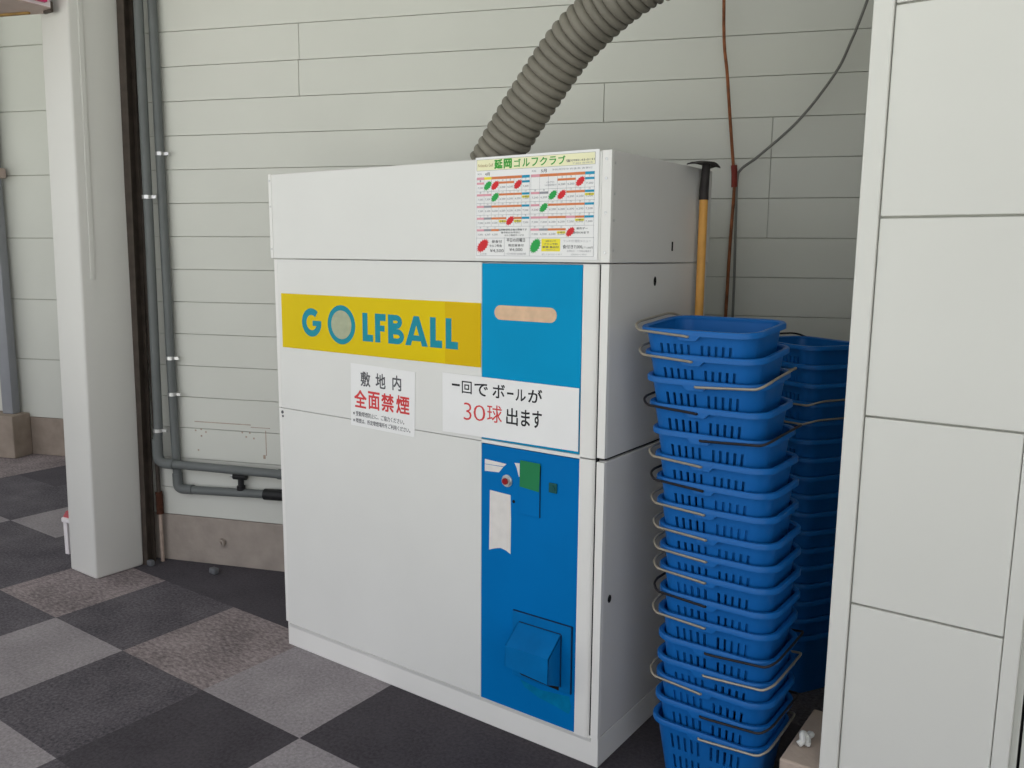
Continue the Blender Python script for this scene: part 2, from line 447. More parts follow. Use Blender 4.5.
OA, OB = 0.070, 0.030
pa = thing('drain_pipe', 'grey vertical pipe nearest the pillar, elbowing into the upper horizontal run', 'pipe')
sA0, sA1, sA2 = s_of(-2.496, OA), s_of(-2.514, OA), s_of(-1.917, OA)
bm = bmesh.new()
tube(bm, fillet([Wp(sA0+0.004, OA, ZC), Wp(sA0-0.008, OA, 1.6), Wp(sA1, OA, 0.66), Wp(sA1-0.012, OA, 0.60), Wp(sA1-0.012, OA, 0.51), Wp(sA1+0.05, OA, 0.505), Wp(sA2, OA, 0.498)], 0.045), 0.0205, 14)
obj('pipe_run', bm, M['pipe'], pa, smooth=True)
bm = bmesh.new(); tube(bm, fillet([Wp(sA1-0.010, OA, 0.625), Wp(sA1-0.012, OA, 0.507), Wp(sA1+0.075, OA, 0.504)], 0.05), 0.0245, 14)
obj('elbow', bm, M['pipe'], pa, smooth=True)
bm = bmesh.new(); tube(bm, [Wp(sA2-0.012, OA, 0.498), Wp(sA2+0.03, OA, 0.497)], 0.024, 14); obj('end_cap', bm, M['pipe'], pa, smooth=True)
clip(pa, sA0-0.008, OA, 1.742, 0.0235); clip(pa, sA1, OA, 0.664, 0.0235)

pb = thing('drain_pipe', 'grey vertical pipe further from the pillar, elbowing into the lower horizontal run', 'pipe')
sB0, sB1, sB2 = s_of(-2.472, OB), s_of(-2.474, OB), s_of(-1.95, OB)
bm = bmesh.new()
tube(bm, fillet([Wp(sB0, OB, ZC), Wp(sB0-0.003, OB, 1.0), Wp(sB1, OB, 0.66), Wp(sB1+0.004, OB, 0.372), Wp(sB2, OB, 0.386)], 0.03), 0.020, 14)
obj('pipe_run', bm, M['pipe'], pb, smooth=True)
bm = bmesh.new(); tube(bm, fillet([Wp(sB1+0.003, OB, 0.45), Wp(sB1+0.004, OB, 0.374), Wp(sB1+0.085, OB, 0.376)], 0.03), 0.0235, 14)
obj('elbow', bm, M['pipe'], pb, smooth=True)
bm = bmesh.new(); tube(bm, [Wp(sB2-0.09, OB, 0.384), Wp(sB2-0.06, OB, 0.385), Wp(sB2+0.03, OB, 0.387)], 0.0265, 14); obj('coupling', bm, M['blackp'], pb, smooth=True)
clip(pb, sB0, OB, 1.935, 0.022); clip(pb, sB1, OB, 1.005, 0.022); clip(pb, sB1, OB, 0.834, 0.022)
# valve linking the two runs
sv = s_of(-2.15, OB)
bm = bmesh.new()
tube(bm, [Wp(sv, OB, 0.384), Wp(sv, OB, 0.475)], 0.014, 12)
tube(bm, [Wp(sv, OB, 0.395), Wp(sv, OB, 0.415)], 0.020, 12); tube(bm, [Wp(sv-0.032, OB+0.005, 0.462), Wp(sv+0.032, OB+0.005, 0.462)], 0.017, 12)
obj('tee_valve', bm, M['blackp'], pb, smooth=True)
bm = bmesh.new(); tube(bm, [Wp(sv-0.048, OB+0.005, 0.464), Wp(sv-0.034, OB+0.005, 0.463)], 0.010, 10); obj('valve_tip', bm, M['chrome'], pb, smooth=True)

# thin pale pipe with a rusted joint at the foot of the post
pc = thing('conduit', 'thin pale pipe with a rusty joint beside the brown post, rising from floor', 'pipe')
sc = s_of(-2.572, 0.03)
bm = bmesh.new(); tube(bm, [Wp(sc, 0.03, 0), Wp(sc, 0.03, 0.30)], 0.009, 10); obj('lower_pipe', bm, M['palepipe'], pc, smooth=True)
bm = bmesh.new(); tube(bm, [Wp(sc, 0.03, 0.24), Wp(sc, 0.03, 0.26), Wp(sc, 0.03, 0.33), Wp(sc-0.002, 0.03, 0.35)], 0.017, 10); obj('joint', bm, M['rust'], pc, smooth=True)
bm = bmesh.new(); tube(bm, [Wp(sc-0.002, 0.03, 0.34), Wp(sc-0.008, 0.03, ZC)], 0.010, 10); obj('upper_pipe', bm, M['steel'], pc, smooth=True)

# stub in the concrete and two scraps on the carpet
bm = bmesh.new(); p0 = Wp(s_of(-2.286), 0, 0.117)
tube(bm, [Wp(s_of(-2.286), -0.01, 0.117), Wp(s_of(-2.286), 0.018, 0.117)], 0.019, 16)
tube(bm, [Wp(s_of(-2.286), 0.017, 0.117), Wp(s_of(-2.286), 0.026, 0.117)], 0.009, 12)
tag(obj('pipe_stub', bm, M['conc'], smooth=True), 'small round pipe stub sticking out of the concrete base', 'pipe')
bm = bmesh.new(); box(bm, -2.25, -2.205, 0.262, 0.292, 0.0005, 0.03, bev=0.008)
tag(obj('plastic_scrap', bm, M['scrap']), 'small grey plastic scrap on dark carpet below the pipe stub', 'scrap')
bm = bmesh.new(); box(bm, -2.575, -2.54, 0.145, 0.172, 0.0005, 0.03, bev=0.008)
tag(obj('plastic_scrap', bm, M['scrap']), 'small grey plastic scrap on carpet at the foot of the pale pipe', 'scrap')

# grey conduit on its concrete block, far left
fc = thing('conduit', 'grey square conduit post standing on a concrete block by the far wall', 'post')
def Fp(s, off, z): return Tn*s + Nn*(FD-off) + Vector((0, 0, z))
sp = fs_of(-5.44, 0.07)
bm = bmesh.new(); box(bm, sp-0.047, sp+0.047, 0.03, 0.10, 0.315, ZC, bev=0.006, mx=FM); obj('post_tube', bm, M['greypost'], fc, smooth=True)
bm = bmesh.new(); box(bm, sp+0.035, sp+0.09, 0.03, 0.115, 2.0, 2.07, bev=0.008, mx=FM); obj('clamp', bm, M['signunder'], fc)
bm = bmesh.new(); box(bm, sp-0.4, sp+0.105, 0.003, 0.17, 0.0, 0.314, bev=0.008, mx=FM)
tag(obj('concrete_block', bm, M['conc2']), 'low concrete block at the foot of the far left wall', 'block')

# small low stool half hidden behind the column
st = thing('stool', 'low stool with red top and white legs mostly hidden behind the pillar', 'stool', (-2.953, 0.118, 0), math.radians(8))
bm = bmesh.new(); box(bm, -0.12, 0.12, -0.11, 0.11, 0.165, 0.19, bev=0.006); obj('frame', bm, M['signwhite'], st)
for ax in (-0.10, 0.10):
    for ay in (-0.09, 0.09):
        bm = bmesh.new(); box(bm, ax-0.014, ax+0.014, ay-0.014, ay+0.014, 0, 0.165, bev=0.003); obj('leg', bm, M['signwhite'], st)
bm = bmesh.new()
prism(bm, [(-0.115, 0.19), (0.115, 0.19), (0.09, 0.225), (-0.09, 0.225)], -0.10, 0.10); obj('seat', bm, M['seatred'], st)

# hanging sign at top left
sg = thing('hanging_sign', 'magenta and white box sign hanging at the top left by the pillar', 'sign')
ZS = 2.5
bm = bmesh.new()
under = [(-2.63, -0.10), (-2.70, -0.062), (-3.42, -0.335), (-3.42, -1.0), (-2.60, -1.0)]
prism(bm, under, ZS+0.004, ZS+0.40, 'Z'); obj('box_body', bm, M['signwhite'], sg)
bm = bmesh.new(); prism(bm, [(x*1.0, y) for x, y in under], ZS, ZS+0.004, 'Z'); obj('underside', bm, M['signunder'], sg)
bm = bmesh.new(); prism(bm, [(-0.98, 0.014), (-0.130, 0.014), (-0.130, 0.36), (-0.98, 0.36)], -2.618, -2.594, 'X')
for v in bm.verts: v.co.z += ZS
obj('sign_face', bm, M['magenta'], sg)
bm = bmesh.new(); 
tube(bm, [(-2.76, -0.125, ZS-0.003), (-3.42, -0.375, ZS-0.003)], 0.007, 8); obj('edge_bead', bm, M['brass'], sg)
bm = bmesh.new(); box(bm, -2.695, -2.632, -0.1, -0.087, ZS-0.012, ZS+0.03, bev=0.003); obj('bracket', bm, M['steel'], sg)

# ------------------------------------------------------------------ the ball dispenser
W_, D_ = 1.381, 0.663
Z0, Z1, Z2, Z3 = 0.093, 0.9304, 1.477, 1.773
md = thing('ball_dispenser', 'big white golf ball vending machine with yellow sign and blue column on carpet', 'vending machine')
bm = bmesh.new(); box(bm, -W_+0.008, -0.001, 0.004, D_-0.005, 0.0, Z0-0.002, bev=0.002); obj('base', bm, M['white2'], md)
bm = bmesh.new()
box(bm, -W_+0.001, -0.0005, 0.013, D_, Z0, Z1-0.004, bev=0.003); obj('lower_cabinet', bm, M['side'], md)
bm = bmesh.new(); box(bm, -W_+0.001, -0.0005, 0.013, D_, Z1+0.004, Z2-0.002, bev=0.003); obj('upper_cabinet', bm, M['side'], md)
bm = bmesh.new(); box(bm, -W_+0.012, -0.012, 0.03, D_-0.006, Z1-0.01, Z1+0.01); obj('cabinet_joint', bm, M['hole'], md)
bm = bmesh.new()
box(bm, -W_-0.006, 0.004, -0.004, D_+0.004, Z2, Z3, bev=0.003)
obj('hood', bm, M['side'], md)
bm = bmesh.new()
box(bm, -W_+0.010, -0.026, -0.0065, -0.0035, Z2+0.001, Z3-0.003, bev=0.001)
obj('hood_panel', bm, M['white'], md)
bm = bmesh.new(); box(bm, -0.025, 0.0045, -0.008, 0.006, Z2+0.001, Z3, bev=0.002); obj('hood_edge', bm, M['white2'], md)
bm = bmesh.new(); box(bm, -W_-0.0065, -W_+0.009, -0.0075, 0.006, Z2+0.001, Z3, bev=0.002)
obj('hood_edge', bm, M['white2'], md)
def screw(parent, x, y, z, r=0.004, ax='Y', m='chrome', nm='screw'):
    bm = bmesh.new()
    disc(bm, x, y, z, r, 0.002, 10, ax); obj(nm, bm, M[m], parent)
for z in (1.75, 1.70, 1.61, 1.505): screw(md, -0.011, -0.0078, z)
for z in (1.74, 1.66, 1.59, 1.51): screw(md, 0.003, 0.012, z, 0.004, 'X')
for z in (1.75, 1.66, 1.51): screw(md, -W_+0.002, -0.0075, z)
bm = bmesh.new(); prism(bm, [(-0.0012, 0.0885), (0.0045, 0.072), (0.012, 0.072), (0.012, 0.0885)], -W_+0.019, -0.0256, 'X'); obj('plinth_lip', bm, M['white'], md)
# left frame edge, white doors
bm = bmesh.new(); box(bm, -W_, -W_+0.018, 0.0015, 0.014, Z0, Z1-0.0015, bev=0.002); box(bm, -W_, -W_+0.018, 0.0015, 0.014, Z1+0.0015, Z2-0.002, bev=0.002)
obj('frame_edge', bm, M['white2'], md)
bm = bmesh.new(); box(bm, -W_+0.019, -0.432, 0.0, 0.014, Z1+0.0009, Z2-0.002, bev=0.002); obj('upper_door', bm, M['white'], md)
bm = bmesh.new(); box(bm, -W_+0.019, -0.432, 0.0, 0.014, Z0-0.004, Z1-0.0009, bev=0.002); obj('lower_door', bm, M['white'], md)
bm = bmesh.new(); disc(bm, -W_+0.022, 0.0, 0.915, 0.006, 0.002, 10); disc(bm, -W_+0.024, 0.0, 0.9, 0.004, 0.002, 10); obj('latch', bm, M['inkg'], md)
# blue column of two panels with a white strip between
bu = bmesh.new(); box(bu, -0.431, -0.083, 0.0, 0.014, Z1+0.008, Z2-0.006, bev=0.0015)
bu = obj('blue_panel', bu, M['blue'], md)
bl = bmesh.new(); box(bl, -0.431, -0.081, 0.0, 0.014, Z0-0.008, Z1-0.007, bev=0.0015)
bl = obj('blue_panel', bl, M['blue3'], md)
bm = bmesh.new(); box(bm, -0.431, -0.08, -0.001, 0.012, Z1-0.0045, Z1+0.0065, bev=0.001)
obj('joint_strip', bm, M['white2'], md)
# slot backing: long rounded tan patch where the coin plate was
bm = bmesh.new(); zc = 1.328; h = 0.0215; pl = []
for k in range(9): t = -PI/2+PI*k/8; pl.append((-0.186+h*math.cos(t), zc+h*math.sin(t)))
for k in range(9): t = PI/2+PI*k/8; pl.append((-0.362+h*math.cos(t), zc+h*math.sin(t)))
prism(bm, pl, 0.0006, -0.0012); obj('slot_backing', bm, M['tan'], bu)
# rounded white post and edge strip at the right
bm = bmesh.new()
for a, b in ((Z0-0.006, Z1-0.002), (Z1+0.002, Z2-0.004)):
    pts = [(-0.079, 0.014), (-0.079, -0.002)]+[(-0.047+0.016*math.cos(t), 0.0145-0.0165*0+0.0*t-0.0165*math.sin(t)) for t in [PI/2-PI/2*k/6 for k in range(7)]]
    pts = [(-0.079, 0.014), (-0.079, -0.003), (-0.05, -0.003)]+[(-0.045+0.014*math.sin(t), 0.011-0.014*math.cos(t)) for t in [PI/2*k/6 for k in range(7)]]+[(-0.031, 0.014)]
    bm = bmesh.new(); prism(bm, pts, a, b, 'Z'); obj('corner_post', bm, M['white2'], md, smooth=True)
bm = bmesh.new(); box(bm, -0.0255, -0.0006, 0.0005, 0.014, Z0-0.001, Z1-0.006, bev=0.0012); box(bm, -0.0255, -0.0006, 0.0005, 0.014, Z1+0.006, Z2-0.003, bev=0.0012)
obj('edge_strip', bm, M['white2'], md)
bm = bmesh.new(); box(bm, -0.032, -0.024, 0.006, 0.0135, Z0, Z2-0.004); obj('shadow_gap', bm, M['hole'], md)
# holes in the side
bm = bmesh.new()
for y, z, a, b in ((0.279, 1.423, 0.008, 0.014), (0.05, 0.511, 0.010, 0.012), (0.60, 1.34, 0.006, 0.008)):
    bm = bmesh.new(); prism(bm, [(y+a*math.cos(2*PI*k/14), z+b*math.sin(2*PI*k/14)) for k in range(14)], -0.002, 0.0006, 'X'); obj('hole', bm, M['hole'], md)
bm = bmesh.new(); prism(bm, [(0.376, 1.512), (0.386, 1.512), (0.386, 1.540), (0.376, 1.540)], 0.001, 0.0046, 'X')
obj('hole', bm, M['hole'], md)

# yellow sign
sp_ = bmesh.new(); box(sp_, -1.343, -0.4335, -0.003, 0.001, 1.158, 1.353, bev=0.001)
sp_ = obj('sign_panel', sp_, M['yellow'], md)
bm = bmesh.new(); YS = -0.003; SW = 0.023
za, zb_ = 1.2065, 1.3015
def arc(cx, cz, rx, rz, a0, a1, n=18): return [(cx+rx*math.cos(math.radians(a0+(a1-a0)*k/n)), cz+rz*math.sin(math.radians(a0+(a1-a0)*k/n))) for k in range(n+1)]
hs = SW/2
stroke(bm, arc(-1.1835, 1.2555, 0.0385, 0.0385, 48, 352, 28), SW, YS)
stroke(bm, [(-1.178, 1.2535), (-1.1345, 1.2535)], SW*0.8, YS-0.0001)
ring(bm, -1.034, YS, 1.2555, 0.049, 0.067, 0.0006)
def Lx(x0, x1): stroke(bm, [(x0+hs, zb_), (x0+hs, za+hs), (x1, za+hs)], SW, YS)
Lx(-0.932, -0.884); Lx(-0.634, -0.585); Lx(-0.570, -0.521)
stroke(bm, [(-0.874+hs, za), (-0.874+hs, zb_-hs), (-0.826, zb_-hs)], SW, YS); stroke(bm, [(-0.874+hs, 1.2535), (-0.831, 1.2535)], SW*0.85, YS-0.0001)
# B
stroke(bm, [(-0.815+hs, za), (-0.815+hs, zb_)], SW, YS)
stroke(bm, [(-0.815+hs, zb_-hs*0.85)]+arc(-0.779, 1.2785, 0.0165, 0.0135, 90, -90, 10)+[(-0.815+hs, 1.2635)], SW*0.8, YS-0.0001)
stroke(bm, [(-0.815+hs, 1.2475)]+arc(-0.775, 1.2310, 0.0205, 0.0155, 90, -90, 10)+[(-0.815+hs, za+hs*0.8)], SW*0.8, YS-0.0002)
# A
prism(bm, [(-0.740, za), (-0.716, za), (-0.692, 1.272), (-0.668, za), (-0.644, za), (-0.681, zb_), (-0.703, zb_)], YS, YS-0.0006)
prism(bm, [(-0.714, 1.222), (-0.670, 1.222), (-0.676, 1.240), (-0.708, 1.240)], YS, YS-0.0007)
obj('lettering', bm, M['teal'], sp_)
bm = bmesh.new(); box(bm, -0.573, -0.434, -0.0033, -0.0029, 1.160, 1.351); obj('panel_patch', bm, M['yellowb'], sp_)
bm = bmesh.new(); disc(bm, -1.034, YS, 1.2555, 0.0492, 0.0008, 32); obj('ball_emblem', bm, M['ball'], sp_)

# key switch, tape, flap, lock and paper on the lower blue panel
ks = bmesh.new(); tube(ks, [(-0.332, 0.0, 0.821), (-0.332, -0.004, 0.821)], 0.019, 20); tube(ks, [(-0.332, -0.004, 0.821), (-0.332, -0.010, 0.821)], 0.015, 18)
ks = obj('key_switch', ks, M['chrome'], md, smooth=True)
bm = bmesh.new(); tube(bm, [(-0.333, -0.010, 0.821), (-0.333, -0.014, 0.821)], 0.0100, 14); obj('red_key', bm, M['keyred'], ks, smooth=True)
for pl in ([(-0.418, 0.876), (-0.336, 0.872), (-0.346, 0.863), (-0.418, 0.861)],
           [(-0.418, 0.8595), (-0.348, 0.861), (-0.364, 0.842), (-0.418, 0.8385)],
           [(-0.306, 0.880), (-0.284, 0.882), (-0.284, 0.840), (-0.290, 0.840), (-0.298, 0.866)]):
    bm = bmesh.new(); prism(bm, pl, 0.0, -0.0006); obj('torn_sticker', bm, M['paper2'], bl)
fl = bmesh.new(); box(fl, -0.285, -0.213, -0.0045, 0.0, 0.727, 0.89, bev=0.001); fl = obj('flap', fl, M['blue3'], bl)
bm = bmesh.new(); box(bm, -0.213, -0.2115, -0.003, 0.0, 0.727, 0.885); obj('flap_gap', bm, M['hole'], bl)
bm = bmesh.new(); prism(bm, [(-0.282, 0.893), (-0.211, 0.892), (-0.214, 0.806), (-0.284, 0.812)], -0.0046, -0.0055); obj('green_tape', bm, M['gtape'], md)
bm = bmesh.new(); box(bm, -0.181, -0.153, -0.005, 0.0, 0.811, 0.841, bev=0.003); disc(bm, -0.167, -0.005, 0.826, 0.008, 0.003, 12)
lk = obj('lock', bm, M['dgreen'], md)
bm = bmesh.new(); disc(bm, -0.308, 0.0, 0.760, 0.005, 0.001, 12); obj('screw_hole', bm, M['hole'], bl)
bm = bmesh.new()
prism(bm, [(-0.398, 0.781), (-0.320, 0.778), (-0.3175, 0.70), (-0.3185, 0.592), (-0.335, 0.600), (-0.356, 0.604), (-0.378, 0.598), (-0.400, 0.589), (-0.3985, 0.70)], 0.0, -0.0008)
obj('paper_strip', bm, M['paper2'], md)
# chute
bm = bmesh.new(); prism(bm, [(-0.278, 0.196), (-0.20, 0.185), (-0.10, 0.196), (-0.092, 0.165), (-0.10, 0.140), (-0.15, 0.150), (-0.21, 0.158), (-0.262, 0.176)], 0.0, -0.0005); obj('worn_patch', bm, M['wornb'], bl)
cf = bmesh.new()
def frame(bm, x0, x1, z0, z1, wd_, y0, y1):
    box(bm, x0, x1, y1, y0, z1-wd_, z1); box(bm, x0, x1, y1, y0, z0, z0+wd_)
    box(bm, x0, x0+wd_, y1, y0, z0+wd_, z1-wd_); box(bm, x1-wd_, x1, y1, y0, z0+wd_, z1-wd_)
box(cf, -0.304, -0.094, -0.007, 0.0, 0.207, 0.417, bev=0.002)
cf = obj('chute_frame', cf, M['blue2'], md)
bm = bmesh.new(); box(bm, -0.0935, -0.0915, -0.006, 0.0005, 0.207, 0.4185); box(bm, -0.304, -0.0915, -0.006, 0.0005, 0.4172, 0.4187)
obj('frame_seam', bm, M['deepblue'], cf)
bm = bmesh.new()
x0, x1 = -0.282, -0.128
# sloped hood: top plate, front plate, two cheeks; open underneath
pr = [(-0.007, 0.386), (-0.075, 0.335), (-0.078, 0.264), (-0.007, 0.222)]
t = 0.0025
prism(bm, pr, x0, x0+t, 'X'); prism(bm, pr, x1-t, x1, 'X')
prism(bm, [(-0.007, 0.386), (-0.075, 0.335), (-0.078, 0.264), (-0.0755, 0.264), (-0.0725, 0.333), (-0.007, 0.382)], x0, x1, 'X')
for v in bm.verts:
    if v.co.y < -0.074 and v.co.z < 0.3: v.co.z -= 0.085*(v.co.x+0.205)
obj('chute_hood', bm, M['blue2'], md)
bm = bmesh.new(); prism(bm, [(x0+0.002, 0.226), (x0+0.012, 0.2165), (x1-0.004, 0.2085), (x1-0.004, 0.378), (x0+0.002, 0.378)], -0.0068, -0.0078); obj('chute_mouth_shade', bm, M['hole'], cf)  # flat dark sheet: opening plus the shadow under the hood, painted in
bm = bmesh.new(); box(bm, x0+0.004, x1, -0.009, -0.007, 0.3865, 0.389); box(bm, x1, x1+0.003, -0.010, -0.007, 0.222, 0.386)
obj('hood_seam', bm, M['deepblue'], cf)

# ------------------------------------------------------------------ notices on the machine
ns = thing('notice', 'printed notice with red no-smoking line left of the handwritten note', 'sign')
bm = bmesh.new(); prism(bm, [(-0.994, 1.127), (-0.700, 1.121), (-0.705, 0.906), (-0.998, 0.912)], -0.0006, -0.0018); obj('sheet', bm, M['paper'], ns)
YN = -0.0021
def ntext(bm, s, u0, u1, v0, v1, bold=0.0):
    X0, X1 = -0.9955, -0.7025; Zt, Zb = 1.1245, 0.909
    text(bm, s, X0+(X1-X0)*u0, X0+(X1-X0)*u1, Zt+(Zb-Zt)*v1, Zt+(Zb-Zt)*v0, YN, bold, skew=-0.02)
bm = bmesh.new()
for ch, u0, u1 in (('敷', .165, .32), ('地', .405, .56), ('内', .665, .80)): ntext(bm, ch, u0, u1, .10, .335, 0.018)
obj('grey_lettering', bm, M['inkg'], ns)
bm = bmesh.new()
for ch, u0, u1 in (('全', .055, .255), ('面', .28, .465), ('禁', .49, .685), ('煙', .72, .92)): ntext(bm, ch, u0, u1, .40, .685, 0.022)
obj('red_lettering', bm, M['red'], ns)
bm = bmesh.new(); ntext(bm, '※ 受動喫煙防止に、ご協力ください。', .03, .84, .745, .825, 0.012); ntext(bm, '※ 喫煙は、所定喫煙場所をご利用ください。', .03, .93, .86, .935, 0.012)
obj('small_lettering', bm, M['inkg'], ns)

hn = thing('notice', 'white handwritten note in black and red pen across the blue column', 'sign')
bm = bmesh.new(); prism(bm, [(-0.583, 1.131), (-0.084, 1.1285), (-0.0835, 0.947), (-0.583, 0.943)], -0.0040, -0.0048); obj('sheet', bm, M['paper'], hn)
YH = -0.0051
def htext(bm, s, u0, u1, v0, v1, bold=0.0, skew=0.0):
    X0, X1, Zt, Zb = -0.583, -0.084, 1.130, 0.945
    text(bm, s, X0+(X1-X0)*u0, X0+(X1-X0)*u1, Zt+(Zb-Zt)*v1, Zt+(Zb-Zt)*v0, YH, bold, skew=skew)
# the far part of the sheet is a little squeezed by perspective: widths are measured on the sheet
def uu(px): # pixel column in the enlarged view -> fraction of the sheet
    a = (px-25)/963.0; return a*(1.0+0.12*(1-a))
bm = bmesh.new()
htext(bm, '一', uu(92), uu(148), .165, .20, 0.02)
htext(bm, '回', uu(162), uu(232), .10, .31, 0.012)
htext(bm, 'で', uu(250), uu(345), .11, .32, 0.016)
htext(bm, 'ボ', uu(378), uu(465), .09, .32, 0.016)
htext(bm, 'ー', uu(480), uu(525), .20, .235, 0.02)
htext(bm, 'ル', uu(540), uu(612), .13, .32, 0.016)
htext(bm, 'が', uu(628), uu(728), .10, .32, 0.016)
htext(bm, '出', uu(475), uu(558), .45, .73, 0.014)
htext(bm, 'ま', uu(580), uu(643), .45, .72, 0.016)
htext(bm, 'す', uu(660), uu(727), .44, .72, 0.016)
obj('black_lettering', bm, M['ink'], hn)
bm = bmesh.new()
htext(bm, '3', uu(175), uu(230), .46, .755, -0.012); htext(bm, '0', uu(245), uu(327), .475, .74, -0.012); htext(bm, '球', uu(340), uu(445), .44, .73, 0.004)
obj('red_lettering', bm, M['red'], hn)

# price poster
po = thing('poster', 'colour price calendar poster with green title taped to the top right of machine', 'poster')
PX0, PX1, PZT, PZB = -0.4485, -0.0325, 1.7765, 1.4855
bm = bmesh.new(); box(bm, PX0, PX1, -0.0095, -0.0083, PZB, PZT); obj('sheet', bm, M['paper'], po)
YP = -0.0097
def pu(u): return PX0+(PX1-PX0)*u
def pv(v): return PZT+(PZB-PZT)*v
LAY = {}
def prect(m, u0, u1, v0, v1, lift=0):
    b = LAY.setdefault(m, bmesh.new()); y = YP-lift*0.0001
    f = b.faces.new([b.verts.new((pu(a), y, pv(c))) for a, c in ((u0, v1), (u1, v1), (u1, v0), (u0, v0))])
def ptext(m, s, u0, u1, v0, v1, bold=0.0, lift=3):
    text(LAY.setdefault(m, bmesh.new()), s, pu(u0), pu(u1), pv(v1), pv(v0), YP-lift*0.0001, bold)
def burst(m, u, v, ru, rv, n=14, lift=5, tilt=0.45):
    b = bmesh.new(); pts = []
    for k in range(2*n):
        t = PI*k/n; r = 1.0 if k % 2 == 0 else 0.74
        a, c = r*math.cos(t), r*math.sin(t)
        pts.append((pu(u)+ru*a, YP-lift*0.0001, pv(v)+rv*c + tilt*ru*a))
    cv = b.verts.new((pu(u), YP-lift*0.0001, pv(v))); vs = [b.verts.new(p) for p in pts]
    for k in range(2*n): b.faces.new((cv, vs[k], vs[(k+1) % (2*n)]))
    o = obj('starburst', b, M[m], po); o['label'] = 'red starburst price mark' if m == 'red2' else 'green starburst price mark'
prect('inkl', .010, .972, .022, .133, 0); prect('cream', .013, .969, .025, .130, 1)
for ch, a, b in (('延', .165, .237), ('岡', .245, .315)): ptext('green2', ch, a, b, .028, .122, 0.045)
for ch, a, b in (('ゴ', .333, .388), ('ル', .403, .462), ('フ', .477, .53), ('ク', .545, .602), ('ラ', .62, .674), ('ブ', .69, .745)): ptext('green2', ch, a, b, .038, .115, 0.022)
ptext('brass', 'Nobeoka Golf', .025, .155, .065, .095, 0.0)
ptext('inkg', '☎0982-43-0131', .75, .965, .075, .100, 0.01); ptext('inkl', '〒882 延岡市', .80, .955, .106, .122, 0.0)
ptext('inkg', '4月', .085, .125, .15, .182, 0.02); ptext('inkg', '5月', .555, .60, .15, .182, 0.02)
ptext('inkl', 'R05', .02, .055, .155, .172); ptext('inkl', 'R05', .482, .515, .155, .172); ptext('inkl', '予約受付中 料金表 食事付', .64, .95, .152, .170)
cols = {0: (.012, .464), 1: (.474, .968)}
def cell(side, c): a, b = cols[side]; d = (b-a)/7; return a+d*c, a+d*(c+1)
def strip(side, c0, c1, v, m, h=.021):
    a = cell(side, c0)[0]; b = cell(side, c1)[1]; prect(m, a, b, v, v+h, 1)
strip(0, 0, 0, .195, 'pink', .026); strip(0, 1, 1, .195, 'yel2', .026); strip(0, 2, 5, .195, 'orange', .026); strip(0, 6, 6, .195, 'sky', .026)
strip(1, 0, 0, .195, 'pink', .026); strip(1, 1, 5, .195, 'orange', .026); strip(1, 6, 6, .195, 'sky', .026)
RV = [.245, .36, .475, .592, .707]
rows = {0: ['pgr.o.orb', 'ppgooob', 'ppoooob', 'pkoorob', 'pko'], 1: []}
L0 = ['pGRooRb', 'ppGooob', 'pkoooob', 'pkooRob', 'pko....']
R0 = ['...ooRb', 'pkGRoob', 'pGoooob', 'ppoopob', 'pkooR..']
MC = {'p': 'pink', 'k': 'inkl', 'o': 'orange', 'b': 'sky'}
for side, R in ((0, L0), (1, R0)):
    for r, s in enumerate(R):
        for c, ch in enumerate(s):
            a, b = cell(side, c); v = RV[r]
            if ch in MC:
                strip(side, c, c, v, MC[ch]); ptext('inkl', '6,200' if ch in 'ok' else '7,200', a+.009, b-.009, v+.045, v+.065, 0.01)
                ptext('inkl', str(r*7+c+1), (a+b)/2-.006, (a+b)/2+.006, v-.022, v-.004)
            elif ch in 'GR': burst('green' if ch == 'G' else 'red2', (a+b)/2, v+.035, .0155, .0125, 13)
for side, c, r in ((0, 6, 1), (0, 3, 3), (0, 5, 3), (1, 6, 1), (1, 5, 3), (1, 3, 4)):
    a, b = cell(side, c); prect('yel2', a+.002, b-.002, RV[r]+.028, RV[r]+.050, 4); ptext('inkg', '土曜日', a+.008, b-.008, RV[r]+.031, RV[r]+.047, 0.015, 6)
# grid lines
for v in (.335, .450, .567, .682, .795, .970):
    prect('inkl', .010, .972, v, v+.0025, 2)
for side in (0, 1):
    for c in range(0, 8):
        u = cols[side][0]+(cols[side][1]-cols[side][0])/7*c
        prect('inkl', u-.0008, u+.0008, .195, .795 if c in (0, 7) else .68, 2)
for u in (.010, .255, .468, .971): prect('inkl', u-.001, u+.001, .79, .972, 2)
# text blocks
ptext('inkg', '延岡郵便局主催の開催です', .205, .445, .705, .725, 0.02); ptext('inkg', '御予約はお早目に', .225, .39, .733, .752, 0.02); ptext('inkg', 'セルフ限定サービス', .255, .42, .760, .778, 0.02)
ptext('inkg', '朝市デー', .84, .925, .70, .722, 0.02); ptext('inkg', '受付9:30まで', .81, .935, .738, .760, 0.02)
ptext('inkl', 'QR予約', .60, .66, .265, .285); ptext('inkl', '24時間受付', .585, .68, .292, .310)
burst('red2', .066, .872, .0235, .0185, 16)
ptext('inkg', '昼食付', .145, .235, .815, .845, 0.015); ptext('inkg', 'セルフ料金', .125, .235, .858, .885, 0.02); ptext('inkg', '¥4,500', .13, .25, .905, .94, 0.01)
ptext('inkg', '平日の月曜日', .275, .43, .80, .835, 0.02); ptext('inkg', '限定昼食付', .29, .42, .855, .88, 0.02); ptext('inkg', '¥4,000', .30, .41, .895, .928, 0.01); ptext('inkl', '1日限定20組様', .27, .44, .94, .96)
ptext('inkl', '土日祝', .04, .10, .945, .962)
burst('green', .515, .872, .0200, .0205, 16)
